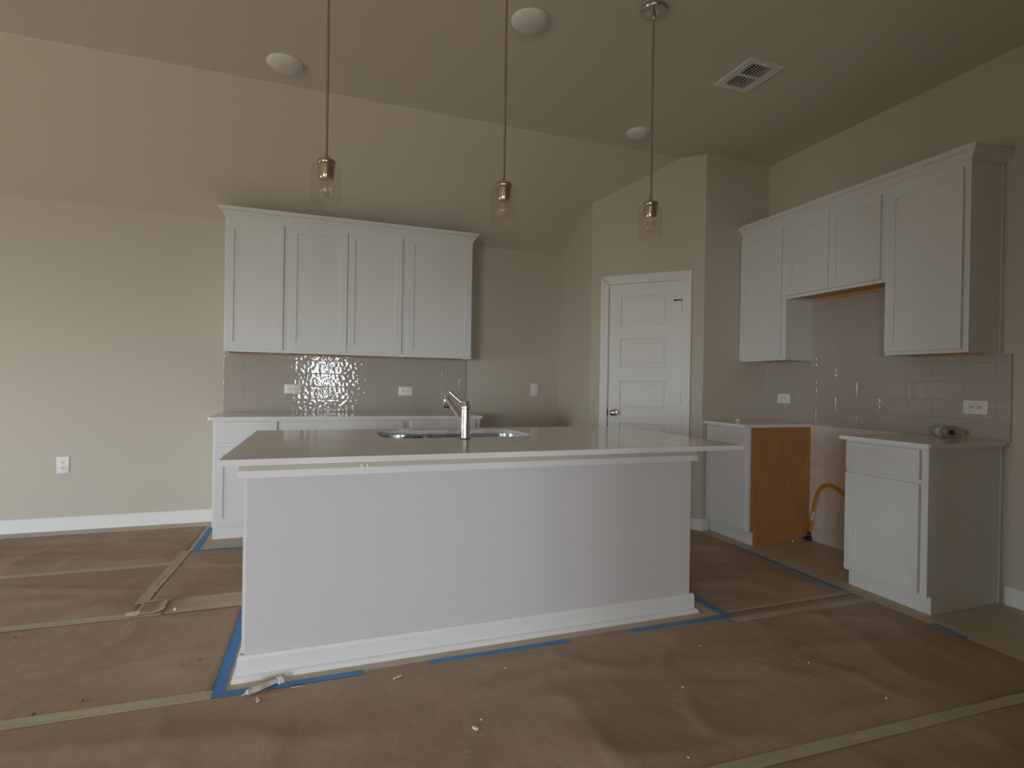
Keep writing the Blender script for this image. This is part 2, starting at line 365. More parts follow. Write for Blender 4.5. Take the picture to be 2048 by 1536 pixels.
def crown(name, length, loc, rotz, label, h=.068, proj=.045, left_return=0, right_return=0):
    """crown moulding swept along the cabinet top with mitred returns"""
    prof = [(0, 0), (.008, 0), (.008, .012), (.014, .016), (.020, .030), (.032, .042), (proj-.004, .048), (proj-.004, .056), (proj, .058), (proj, h), (0, h)]
    bm = bmesh.new()
    path = []
    if left_return: path.append(('l',))
    rings = []
    def ring(kind):
        out = []
        for p, z in prof:
            if kind == 'lb': out.append((-p, left_return, z))
            elif kind == 'lf': out.append((-p, -p, z))
            elif kind == 'rf': out.append((length+p, -p, z))
            elif kind == 'rb': out.append((length+p, right_return, z))
            elif kind == 'le': out.append((0, -p, z))
            elif kind == 're': out.append((length, -p, z))
        return [bm.verts.new(c) for c in out]
    seq = (['lb', 'lf'] if left_return else ['le'])+(['rf', 'rb'] if right_return else ['re'])
    rings = [ring(k) for k in seq]
    for i in range(len(rings)-1):
        n = len(prof)
        for k in range(n-1): bm.faces.new((rings[i][k], rings[i][k+1], rings[i+1][k+1], rings[i+1][k]))
        bm.faces.new((rings[i][n-1], rings[i][0], rings[i+1][0], rings[i+1][n-1]))
    bm.faces.new(rings[0][::-1]); bm.faces.new(rings[-1])
    o = mesh_obj(name, bm, 'cab', loc=loc, rotz=rotz); return tag(o, label, 'moulding')
UZ0, UZ1 = 1.385, 2.447; UH = UZ1-UZ0
LU = [-.732, -.290, .6465, 1.2485]; LUD = .3287
g = 'wall cabinets over the tiled counter'
wall_cabinet((LU[0], YB, UZ0), 0, LU[1]-LU[0], UH, LUD, [1], 'white single-door shaker wall cabinet at the open end of the tiled run', g, .010, .0225)
wall_cabinet((LU[1], YB, UZ0), 0, LU[2]-LU[1], UH, LUD, [.5, .5], 'white two-door shaker wall cabinet centred over the tiled run', g, .0225, .0225)
wall_cabinet((LU[2], YB, UZ0), 0, LU[3]-LU[2], UH, LUD, [1], 'white wide single-door shaker wall cabinet nearest the pantry wall', g, .0225, .012)
crown('crown_moulding', LU[3]-LU[0], (LU[0], YB-LUD+.019, UZ1-.012), 0, 'white crown moulding topping the three wall cabinets on the back wall', left_return=LUD-.075, right_return=LUD-.075)
RUD = .300; RY = [3.583, 3.1236, 2.3631, 1.9065]; ZM = 1.8443
g = 'wall cabinets over the stove run'
wall_cabinet((XR, RY[0], UZ0), -math.pi/2, RY[0]-RY[1], UH, RUD, [1], 'white tall shaker wall cabinet against the pantry wall', g, .006, .034)
wall_cabinet((XR, RY[1], ZM), -math.pi/2, RY[1]-RY[2], UZ1-ZM, RUD, [.5, .5], 'white short two-door wall cabinet above the stove gap', g, .008, .030)
wall_cabinet((XR, RY[2], UZ0), -math.pi/2, RY[2]-RY[3], UH, RUD, [1], 'white tall shaker wall cabinet with exposed end panel above the clear bottle', g, .008, .028, scribe=True)
crown('crown_moulding', RY[0]-RY[3], (XR-RUD+.019, RY[0], UZ1-.012), -math.pi/2, 'white crown moulding topping the stepped wall cabinets of the stove run', right_return=RUD-.02)

def base_cabinet(loc, rotz, w, h, depth, layout, label, group, toe=.047, rev_l=.012, rev_r=.026, near_side='cab', zt=None, side_raw=False, scribe=False):
    t = thing('base_cabinet', label, 'cabinet', loc, rotz, group); yf = -depth+.019; th = .098
    pts = [(yf+.018, th), (-.001, th), (-.001, h), (yf+.018, h)]
    mesh_obj('body', box(.016, w-.016, yf+.018, -.001, th, h), 'cab', t)
    for k, (xa, xb) in enumerate(((0, .016), (w-.016, w))):
        prof = [(-.001, 0), (-.001, h), (yf+.018, h), (yf+.018, th), (yf+toe+.0, th), (yf+toe, 0)]
        bm = bmesh.new(); a = [bm.verts.new((xa, y, z)) for y, z in prof]; b = [bm.verts.new((xb, y, z)) for y, z in prof]
        bm.faces.new(a); bm.faces.new(b[::-1])
        for i in range(len(prof)): bm.faces.new((a[i], b[i], b[(i+1) % len(prof)], a[(i+1) % len(prof)]))
        o = mesh_obj('side_panel', bm, 'rawwood' if (side_raw and k == 1) else 'cab', t)
        if side_raw and k == 1: o['label'] = 'bare orange-brown side panel'
    mesh_obj('toe_kick', box(.0, w, yf+toe-.012, yf+toe, 0, th+.004), 'cab', t)
    bm = bmesh.new(); fs = .035
    bx(bm, 0, fs, yf, yf+.018, th-.004, h); bx(bm, w-fs, w, yf, yf+.018, th-.004, h)
    bx(bm, fs, w-fs, yf, yf+.018, th-.004, th+.03); bx(bm, fs, w-fs, yf, yf+.018, h-.035, h); bx(bm, fs, w-fs, yf, yf+.018, .675, .705)
    mesh_obj('face_frame', bm, 'cab', t)
    x0, x1 = rev_l, w-rev_r
    mesh_obj('drawer_front', bbox(x0, x1, -depth, -depth+.019, .701, .860, bev=.002, seg=1), 'cab', t)
    n = layout; dw = (x1-x0-.004*(n-1))/n
    for k in range(n): shaker('door', t, x0+k*(dw+.004), x0+k*(dw+.004)+dw, .106, .680, -depth)
    if scribe: mesh_obj('scribe_strip', box(w, w+.006, -.024, -.001, 0, h-.002), 'cab', t)
    return t
BH = ZC-SLAB; g = 'base cabinets under the tiled counter'; LB = [-.745, -.300, .644, 1.258]
base_cabinet((LB[0], YB, 0), 0, LB[1]-LB[0], BH, .622, 1, 'white base cabinet at the open end of the tiled counter', g, rev_l=.016, rev_r=.018)
base_cabinet((LB[1], YB, 0), 0, LB[2]-LB[1], BH, .622, 2, 'white wide base cabinet in the middle of the tiled counter', g, rev_l=.018, rev_r=.03)
base_cabinet((LB[2], YB, 0), 0, LB[3]-LB[2], BH, .622, 1, 'white base cabinet at the pantry end of the tiled counter', g, rev_l=.03, rev_r=.044)
g = 'base cabinets of the stove run'
base_cabinet((XR, 3.583, 0), -math.pi/2, 3.583-3.131, BH, .622, 1, 'white base cabinet against the pantry with a bare orange-brown side', g, rev_l=.01, side_raw=True)
base_cabinet((XR, 2.352, 0), -math.pi/2, 2.352-1.8908, BH, .622, 1, 'white base cabinet with finished end panel beside the stove gap', g, rev_l=.008, rev_r=.036, scribe=True)
def slab(name, pts, label, z0=ZC-SLAB, z1=ZC):
    bm = prism(pts, z0, z1); bmesh.ops.bevel(bm, geom=[e for e in bm.edges if abs(e.verts[0].co.z-e.verts[1].co.z) < 1e-5], offset=.002, segments=2, affect='EDGES')
    return tag(mesh_obj(name, bm, 'quartz'), label, 'countertop')
def rc(cx, cy, r, a0, a1, n=6): return [(cx+r*math.cos(math.radians(a0+(a1-a0)*i/n)), cy+r*math.sin(math.radians(a0+(a1-a0)*i/n))) for i in range(n+1)]
YC = YB-.648; x0, x1 = -.776, 1.268
slab('countertop', rc(x0+.012, YC+.012, .012, 180, 270)+rc(x1-.012, YC+.012, .012, 270, 360)+[(x1, YB-.0015), (x0, YB-.0015)], 'white quartz countertop below the beige tiles on the back wall')
XC = XR-.648
slab('countertop', [(XR-.0015, 3.583), (XC, 3.583), (XC, 3.131), (XR-.0015, 3.131)], 'short white quartz countertop beside the pantry wall')
slab('countertop', [(XR-.0015, 2.366), (XC, 2.366)]+rc(XC+.022, 1.865+.022, .022, 180, 270)+[(XR-.0015, 1.865)], 'short white quartz countertop carrying the clear bottle')

# ------------------------------------------------------------------ pantry door
door = thing('door_1', 'white five-panel pantry door with round nickel knob', 'door', P1, DROT); door['kind'] = 'structure'; del door['category']
def panel_door(x0, x1, z0, z1, panels, px0, px1):
    bm = bmesh.new(); y = .004
    def quad(a, b, c, d): bm.faces.new([bm.verts.new(p) for p in (a, b, c, d)])
    def rect(xa, xb, za, zb): quad((xa, y, za), (xb, y, za), (xb, y, zb), (xa, y, zb))
    rect(x0, px0, z0, z1); rect(px1, x1, z0, z1); prev = z0
    for (za, zb) in sorted(panels):
        rect(px0, px1, prev, za); prev = zb
        steps = [(0, 0), (.004, .010), (.014, .013), (.040, .004), (.043, .003)]
        for (i0, d0), (i1, d1) in zip(steps[:-1], steps[1:]):
            o = [(px0+i0, y+d0, za+i0), (px1-i0, y+d0, za+i0), (px1-i0, y+d0, zb-i0), (px0+i0, y+d0, zb-i0)]
            n = [(px0+i1, y+d1, za+i1), (px1-i1, y+d1, za+i1), (px1-i1, y+d1, zb-i1), (px0+i1, y+d1, zb-i1)]
            for k in range(4): quad(o[k], o[(k+1) % 4], n[(k+1) % 4], n[k])
        quad(*n)
    rect(px0, px1, prev, z1)
    for a, b in (((x0, z0), (x1, z0)), ((x1, z0), (x1, z1)), ((x1, z1), (x0, z1)), ((x0, z1), (x0, z0))):
        quad((a[0], y, a[1]), (b[0], y, b[1]), (b[0], y+.035, b[1]), (a[0], y+.035, a[1]))
    quad((x0, y+.035, z0), (x0, y+.035, z1), (x1, y+.035, z1), (x1, y+.035, z0))
    bmesh.ops.remove_doubles(bm, verts=bm.verts[:], dist=1e-5); return bm
PAN = [(1.692-.367*k, 1.945-.367*k) for k in range(5)]
mesh_obj('door_leaf', panel_door(.170, .789, .008, 2.052, PAN, .273, .684), 'white', door)
k = mesh_obj('door_knob', lathe([(.030, 0), (.032, .004), (.028, .010), (.012, .014), (.011, .030), (.020, .036), (.027, .046), (.029, .056), (.025, .066), (.012, .071), (.001, .072)], 28, False, mtx=Matrix.Translation((.226, .004, .932)) @ Matrix.Rotation(math.pi/2, 4, 'X')), 'nickel', door, True); k['label'] = 'round nickel knob'
mesh_obj('latch_plate', box(.1585, .1695, -.002, .012, .905, .96), 'brass', door)
for z in (1.84, 1.07, .30):
    h = mesh_obj('hinge', lathe([(.006, -.045), (.006, .045)], 12, mtx=Matrix.Translation((.796, -.006, z))), 'nickel', door, True)
    mesh_obj('hinge_pin', lathe([(.004, .045), (.007, .047), (.004, .053)], 10, mtx=Matrix.Translation((.796, -.006, z))), 'nickel', h, True)
st = mesh_obj('hinge_stop', tube([(.79, -.012, 1.888), (.765, -.022, 1.888), (.735, -.026, 1.886)], .0045, 8), 'brass', door, True)
mesh_obj('stop_bumper', lathe([(.008, 0), (.009, .006), (.006, .012)], 12, mtx=Matrix.Translation((.735, -.024, 1.886)) @ Matrix.Rotation(-math.pi/2, 4, 'X')), 'black', st, True)
mesh_obj('jamb', (lambda bm: (bx(bm, .158, .168, -.001, .1, 0, 2.062), bx(bm, .791, .80, -.001, .1, 0, 2.062), bx(bm, .168, .791, -.001, .1, 2.054, 2.062), bx(bm, .168, .178, .040, .052, 0, 2.054), bx(bm, .781, .791, .04, .052, 0, 2.054), bm)[-1])(bmesh.new()), 'white', door)
def casing(pts, y0=-.016):
    bm = bmesh.new(); a = [bm.verts.new((x, 0, z)) for x, z in pts]; b = [bm.verts.new((x, y0, z)) for x, z in pts]; n = len(pts)
    bm.faces.new(a); bm.faces.new(b[::-1])
    for i in range(n): bm.faces.new((a[i], a[(i+1) % n], b[(i+1) % n], b[i]))
    return bm
trim = thing('trim_1', 'white flat casing around the pantry door with an open mitre', 'trim', P1, DROT); trim['kind'] = 'structure'; del trim['category']
ci0, ci1, ct = .164, .795, 2.058; co0, co1, cot = .096, .864, 2.128
mesh_obj('casing_leg', casing([(co0, 0), (ci0, 0), (ci0, ct-.004), (co0, cot-.010)]), 'white', trim)
mesh_obj('casing_leg', casing([(ci1, 0), (co1, 0), (co1, cot), (ci1, ct)]), 'white', trim)
mesh_obj('casing_head', casing([(ci0+.004, ct), (ci1, ct), (co1, cot), (co0+.004, cot)]), 'white', trim)

# ------------------------------------------------------------------ kitchen island
IX0, IX1, IY0, IY1 = -.335, 1.9076, 2.0433, 3.1774; WX0, WX1, WY = -.2875, 1.8253, 2.3101
isl = thing('kitchen_island', 'pale knee-wall kitchen island with white baseboard and cap board', 'island', ((WX0+WX1)/2, WY, 0))
def I(bm): bmesh.ops.translate(bm, verts=bm.verts, vec=(-(WX0+WX1)/2, -WY, 0)); return bm
bm = box(WX0, WX1, WY, WY+.115, 0, .79); bmesh.ops.bevel(bm, geom=[e for e in bm.edges if abs(e.verts[0].co.z-e.verts[1].co.z) > .1], offset=.012, segments=4, affect='EDGES')
mesh_obj('knee_wall', I(bm), 'isl', isl, True)
mesh_obj('cabinet_body', I(box(WX0+.01, WX1-.01, WY+.115, 3.10, .10, .60)), 'cab', isl)
mesh_obj('end_panel', I(box(WX0+.004, WX0+.022, WY+.115, 3.12, 0, ZC-SLAB)), 'cab', isl); mesh_obj('end_panel', I(box(WX1-.022, WX1-.004, WY+.115, 3.12, 0, ZC-SLAB)), 'cab', isl)
mesh_obj('face_frame', I((lambda bm: (bx(bm, WX0+.022, WX1-.022, 3.10, 3.118, .10, .135), bx(bm, WX0+.022, WX1-.022, 3.10, 3.118, .84, ZC-SLAB), [bx(bm, x-.02, x+.02, 3.10, 3.118, .135, .84) for x in (WX0+.04, .2, 1.12, WX1-.04)], bm)[-1])(bmesh.new())), 'cab', isl)
for a, b in ((WX0+.05, .19), (.21, .66), (.67, 1.11), (1.13, WX1-.05)):
    mesh_obj('door', I(box(a, b, 3.118, 3.137, .11, .85)), 'cab', isl)
mesh_obj('toe_kick', I(box(WX0+.022, WX1-.022, 3.05, 3.062, 0, .10)), 'cab', isl)
c = .018
mesh_obj('cap_board', I(bbox(WX0-c, WX1+c, WY-c, WY+.125, .787, .817, bev=.0015, seg=1)), 'white', isl)
o = mesh_obj('riser_board', I(box(WX0-c+.001, WX1+c-.001, WY-c+.004, WY+.125, .817, ZC-SLAB)), 'wall', isl); o['label'] = 'greige board under the worktop'
for x, w_ in ((.152, .010), (.176, .007)): mesh_obj('shim', I(box(x, x+w_, WY-c-.001, WY-c+.006, .812, .829)), 'whitechip', isl)
# baseboard wrapped round three sides, with shoe moulding
def wrap(prof, name):
    bm = bmesh.new(); rings = []
    for kind in range(4):
        out = []
        for p, z in prof:
            out.append([(WX0-p, 3.10, z), (WX0-p, WY-p, z), (WX1+p, WY-p, z), (WX1+p, 3.10, z)][kind])
        rings.append([bm.verts.new(q) for q in out])
    n = len(prof)
    for i in range(3):
        for k in range(n): bm.faces.new((rings[i][k], rings[i][(k+1) % n], rings[i+1][(k+1) % n], rings[i+1][k]))
    bm.faces.new(rings[0][::-1]); bm.faces.new(rings[-1])
    return mesh_obj(name, I(bm), 'white', isl)
wrap([(0, 0), (.013, 0), (.013, .082), (.010, .092), (.006, .096), (0, .096)], 'baseboard')
wrap([(.013, 0), (.030, 0), (.030, .008), (.026, .016), (.019, .021), (.013, .022)], 'shoe_moulding')
# worktop with the sink cut-out
SX0, SX1, SY0, SY1, SR = .275, 1.072, 2.635, 3.035, .11
def rrect(x0, x1, y0, y1, r, n=8): return rc(x1-r, y1-r, r, 0, 90, n)+rc(x0+r, y1-r, r, 90, 180, n)+rc(x0+r, y0+r, r, 180, 270, n)+rc(x1-r, y0+r, r, 270, 360, n)
inner = rrect(SX0, SX1, SY0, SY1, SR); n8 = 9
crn = [(IX1, IY1), (IX0, IY1), (IX0, IY0), (IX1, IY0)]
bm = bmesh.new()
def side(z, flip):
    iv = [bm.verts.new((x, y, z)) for x, y in inner]; ov = [bm.verts.new((x, y, z)) for x, y in crn]
    for q in range(4):
        for k in range(n8-1): bm.faces.new((iv[q*n8+k], iv[q*n8+k+1], ov[q]))
        a, b = iv[q*n8+n8-1], iv[(q*n8+n8) % len(iv)]
        bm.faces.new((a, b, ov[(q+1) % 4], ov[q]))
    return iv, ov
it, ot = side(ZC, 0); ib, ob = side(ZC-SLAB, 1)
for L1, L2 in ((it, ib), (ot, ob)):
    for i in range(len(L1)): bm.faces.new((L1[i], L1[(i+1) % len(L1)], L2[(i+1) % len(L2)], L2[i]))
bmesh.ops.recalc_face_normals(bm, faces=bm.faces[:])
bmesh.ops.bevel(bm, geom=[e for e in bm.edges if e.calc_face_angle(0) > 1.2], offset=.0018, segments=2, affect='EDGES')
tag(mesh_obj('worktop', bm, 'quartz'), 'large white quartz worktop overhanging the island with a sink cut-out', 'countertop')
# undermount double sink
sink = thing('kitchen_sink', 'stainless undermount double-bowl sink set in the island worktop', 'sink', ((SX0+SX1)/2, (SY0+SY1)/2, ZC-SLAB-.21))
def bowl(x0, x1, y0, y1, r, zt, depth):
    bm = bmesh.new(); loops = []
    for ins, z in ((-.02, zt), (0, zt), (.002, zt-.02), (.012, zt-depth+.03), (.03, zt-depth+.006), (.06, zt-depth)):
        rr = max(r-ins, .02); loops.append([bm.verts.new((x, y, z)) for x, y in rrect(x0+ins, x1-ins, y0+ins, y1-ins, rr)])
    for a, b in zip(loops[:-1], loops[1:]):
        for i in range(len(a)): bm.faces.new((a[i], a[(i+1) % len(a)], b[(i+1) % len(b)], b[i]))
    bm.faces.new(loops[-1]); bmesh.ops.translate(bm, verts=bm.verts, vec=(-(SX0+SX1)/2, -(SY0+SY1)/2, -(ZC-SLAB-.21))); return bm
xm = .50
for a, b in ((SX0-.008, xm-.012), (xm+.012, SX1+.008)):
    o = mesh_obj('bowl', bowl(a, b, SY0-.008, SY1+.008, .09, ZC-SLAB-.001, .2), 'steel', sink, True)
    mesh_obj('drain', lathe([(.045, .0), (.043, .004), (.03, .002), (.028, -.004)], 20, mtx=Matrix.Translation(((a+b)/2-(SX0+SX1)/2, 0, .013))), 'chrome', o, True)
# faucet
FX, FY = .668, 2.576
fa = thing('kitchen_faucet', 'chrome single-lever pull-out faucet standing beside the sink', 'faucet', (FX, FY, ZC))
mesh_obj('gasket', lathe([(.0275, 0), (.0275, .003), (.026, .004)], 28), 'black', fa, True)
mesh_obj('faucet_body', lathe([(.026, .004), (.0255, .02), (.0245, .10), (.0235, .142), (.0235, .146)], 32), 'chrome', fa, True)
mesh_obj('seam_ring', lathe([(.0225, .146), (.0225, .149)], 28), 'slot', fa, True)
cap = mesh_obj('handle_cap', lathe([(.0235, .149), (.0235, .180), (.021, .185), (.012, .187)], 32), 'chrome', fa, True)
mesh_obj('lever', tube(crom([(-.004, .010, .172), (-.020, .03, .186), (-.048, .06, .214), (-.062, .075, .230)], 5), [.010]*6+[.0085]*5+[.0075]*5, 12), 'chrome', cap, True)
mesh_obj('index_ring', lathe([(.0025, 0), (.0025, .002)], 10, mtx=Matrix.Translation((.022, -.010, .158)) @ Matrix.Rotation(math.pi/2, 4, 'Y')), 'black', cap, True)
sp = mesh_obj('spout', tube(crom([(-.004, .016, .085), (-.014, .06, .105), (-.036, .15, .160), (-.046, .20, .190), (-.0475, .215, .196)], 6), [.014]*8+[.0135]*8+[.014]*9, 16), 'chrome', fa, True)
mesh_obj('spray_head', lathe([(.0, .024), (.014, .022), (.0185, .014), (.0185, -.035), (.016, -.040), (.0, -.040)], 24, False, mtx=Matrix.Translation((-.0475, .215, .186)) @ Matrix.Rotation(.12, 4, 'X')), 'chrome', sp, True)
mesh_obj('nozzle', lathe([(.0145, -.044), (.0145, -.040)], 20, mtx=Matrix.Translation((-.0475, .215, .186)) @ Matrix.Rotation(.12, 4, 'X')), 'black', sp, True)

# ------------------------------------------------------------------ pendants
PZB, PZS = 1.9157, 2.0929
def pendant():
    t = thing('pendant_light', 'x', 'pendant light', group='pendant lights in a row over the island')
    t.location = (0, 0, ZF); Hc = PZS-ZF
    mesh_obj('canopy', lathe([(.066, 0), (.067, -.006), (.062, -.014), (.030, -.020), (.012, -.022), (.010, -.034), (.007, -.036)], 36), 'nickel', t, True)
    mesh_obj('rod', lathe([(.0058, -.03), (.0058, Hc+.02)], 14), 'nickel', t, True)
    mesh_obj('rod_coupler', lathe([(.0058, Hc+.028), (.009, Hc+.022), (.009, Hc)], 14), 'nickel', t, True)
    so = mesh_obj('socket_cup', lathe([(.006, Hc+.004), (.036, Hc+.003), (.039, Hc-.002), (.0385, Hc-.014), (.0335, Hc-.020), (.0325, Hc-.060), (.030, Hc-.074), (.028, Hc-.078), (.020, Hc-.078)], 32), 'nickel', t, True)
    Hb = PZB-ZF
    gl = mesh_obj('glass_shade', lathe([(.034, Hc-.016), (.050, Hc-.017), (.057, Hc-.022), (.0585, Hc-.032), (.0585, Hb+.001), (.0575, Hb), (.0562, Hb+.001)], 40, False), 'glass', t, True); gl['label'] = 'clear open glass cylinder'
    bu = mesh_obj('bulb', lathe([(.012, Hc-.078), (.013, Hc-.088), (.020, Hc-.098), (.0285, Hc-.112), (.030, Hc-.124), (.026, Hc-.138), (.015, Hc-.148), (.001, Hc-.151)], 28, False), 'glass', t, True)
    for k in range(4):
        a = k*math.pi/2+.5; mesh_obj('filament', tube([(.006*math.cos(a), .006*math.sin(a), Hc-.086), (.013*math.cos(a+.6), .013*math.sin(a+.6), Hc-.13)], .0017, 6), 'filament', bu)
    return t
PL = [(-.002, 2.379, 'nickel pendant light with clear glass over the open end of the island'), (.7733, 2.348, 'middle nickel pendant light with clear glass, near the faucet'), (1.5428, 2.313, 'nickel pendant light with clear glass over the pantry end of the island')]
p0 = pendant()
for i, (x, y, lab) in enumerate(PL):
    o = p0 if i == 0 else copy_tree(p0); o.location = (x, y, ZF); o['label'] = lab

# ------------------------------------------------------------------ ceiling fixtures
def led(x, y, r, lab):
    t = thing('ceiling_disc_light', lab, 'ceiling light', (x, y, ZF), 0, 'flush disc lights in the ceiling')
    mesh_obj('trim_ring', lathe([(r, 0), (r*1.0, -.004), (r*.96, -.012), (r*.86, -.020), (r*.74, -.024)], 40, False), 'disc', t, True)
    mesh_obj('lens', lathe([(r*.74, -.024), (r*.70, -.027), (r*.4, -.031), (.002, -.032)], 40, False), 'disc', t, True)
led(-.243, 3.487, .105, 'white disc light on the ceiling above the single-door wall cabinet')
led(.988, 2.610, .098, 'white disc light on the ceiling just behind the middle pendant')
led(2.195, 3.470, .090, 'white disc light on the ceiling in front of the pantry door')
v = thing('ceiling_vent', 'white louvred air vent in the ceiling', 'vent', (2.409, 2.595, ZF))
hw, hd = .125, .149; iw, idp = .080, .116
bm = bmesh.new()
for a in ((-hw, -iw, -hd, hd), (iw, hw, -hd, hd), (-iw, iw, -hd, -idp), (-iw, iw, idp, hd)): bx(bm, *a, -.008, 0)
mesh_obj('vent_frame', bm, 'vent', v); dm = bmesh.new(); dz = .34; tk = .002
for a in ((-iw, -iw+tk, -idp, idp, -.002, dz), (iw-tk, iw, -idp, idp, -.002, dz), (-iw+tk, iw-tk, -idp, -idp+tk, -.002, dz), (-iw+tk, iw-tk, idp-tk, idp, -.002, dz), (-iw, iw, -idp, idp, dz, dz+tk)): bx(dm, *a)
mesh_obj('duct', dm, 'duct', v)
mesh_obj('centre_bar', box(-iw, iw, -.007, .007, -.008, -.002), 'vent', v)
sl = None
for half in (-1, 1):
    for k in range(7):
        x = -iw+.014+k*(2*iw-.028)/6
        bm = bmesh.new(); yy = sorted((half*.007, half*idp)); vs = bx(bm, -.0055, .0055, yy[0], yy[1], -.0006, .0006)
        bmesh.ops.rotate(bm, verts=bm.verts, cent=(0, 0, 0), matrix=Matrix.Rotation(math.radians(-17), 3, 'Y'))
        mesh_obj('louvre', bm, 'vent', v, loc=(x, 0, -.0055))
mesh_obj('damper_lever', box(-.003, .003, -hd+.006, -hd+.02, -.014, -.008), 'vent', v)

# ------------------------------------------------------------------ gas hose in the stove gap
gh = thing('gas_hose', 'yellow flexible gas hose curling up from the floor in the stove gap', 'hose', (XR-.03, 3.082, 0))
path = [(0, .020, .075), (0, .004, .15), (0, -.014, .24), (0, -.040, .36), (0, -.080, .428), (0, -.137, .458), (0, -.198, .444), (0, -.285, .39), (0, -.40, .29), (0, -.52, .20)]
path = [(x, max(y, -.72), z) for x, y, z in path]
mesh_obj('hose', tube(crom(path, 6), .0115, 14), 'yellow', gh, True)
mesh_obj('label_sleeve', tube([(0, .0015, .165), (0, -.008, .215), (0, -.012, .235)], .0155, 14), 'tag', gh, True)
mesh_obj('valve', lathe([(.016, .0), (.019, .012), (.019, .03), (.013, .036), (.013, .062), (.009, .07)], 14, mtx=Matrix.Translation((0, .024, 0))), 'brass', gh, True)
mesh_obj('valve_handle', bbox(-.055, -.012, .016, .032, .016, .026, bev=.002), 'brass', gh)

# ------------------------------------------------------------------ floor paper with creases, tape and scraps
def wrinkle(x, y):
    p = Vector((x*1.1, y*2.3, 0)); a = noise.fractal(p, 1.0, 2.0, 3)
    r = 1-abs(noise.noise(Vector((x*.9+4.1+y*.5, y*3.4, 1.7))))*3.2
    r2 = 1-abs(noise.noise(Vector((x*2.2-y*1.2, y*2.0+x*.7, 8.3))))*4.5
    return .005*max(a+.5, 0)+.0105*max(r, 0)**2+.0075*max(r2, 0)**2
def edge_fall(d, w=.10): t = max(0, min(1, d/w)); return t*t*(3-2*t)
SHEETS = []
def zpaper(x, y):
    z = 0
    for (x0, x1, y0, y1) in SHEETS:
        if x0 <= x <= x1 and y0 <= y <= y1:
            d = min(x-x0, x1-x, y-y0, y1-y); z = max(z, .0015+wrinkle(x, y)*edge_fall(d, .16))
    return z
def paper(x0, x1, y0, y1, label, step=.03):
    SHEETS.append((x0, x1, y0, y1)); nx, ny = max(2, int((x1-x0)/step)), max(2, int((y1-y0)/step))
    cx, cy = (x0+x1)/2, (y0+y1)/2; bm = bmesh.new(); g = []
    for j in range(ny+1):
        row = []
        for i in range(nx+1):
            x, y = x0+(x1-x0)*i/nx, y0+(y1-y0)*j/ny; d = min(x-x0, x1-x, y-y0, y1-y)
            row.append(bm.verts.new((x-cx, y-cy, .0015+wrinkle(x, y)*edge_fall(max(d, 0), .16))))
        g.append(row)
    for j in range(ny):
        for i in range(nx): bm.faces.new((g[j][i], g[j][i+1], g[j+1][i+1], g[j+1][i]))
    # thin turned-down edge
    per = g[0]+[r[-1] for r in g[1:]]+g[-1][-2::-1]+[r[0] for r in g[-2:0:-1]]
    low = [bm.verts.new((v.co.x, v.co.y, 0)) for v in per]
    for i in range(len(per)): bm.faces.new((per[i], per[(i+1) % len(per)], low[(i+1) % len(per)], low[i]))
    o = mesh_obj('floor_paper', bm, 'paper', loc=(cx, cy, 0))
    for p in o.data.polygons: p.use_smooth = True
    return tag(o, label, 'floor paper', 'sheets of brown floor paper')
XE = XL+.05
S1 = paper(XE, -.850, 3.897, 4.790, 'brown paper sheet along the bare back wall')
S2 = paper(XE, -.858, 3.092, 3.894, 'brown paper sheet between the back wall sheet and the torn gap')
S3 = paper(-.846, 1.95, 3.240, 4.125, 'brown paper sheet in front of the tiled counter cabinets')
S4 = paper(XE, -.372, 2.232, 3.066, 'brown paper sheet beside the open end of the island')
S5 = paper(1.952, 2.885, 2.232, 4.00, 'brown paper sheet between the island and the stove run')
S6 = paper(XE, 2.885, 1.292, 2.228, 'brown paper sheet along the front of the island')
S7 = paper(XE, 2.885, .46, 1.288, 'brown paper sheet one strip out from the island')
S8 = paper(XE, .94, -.50, .456, 'brown paper sheet two strips out from the island', .06)
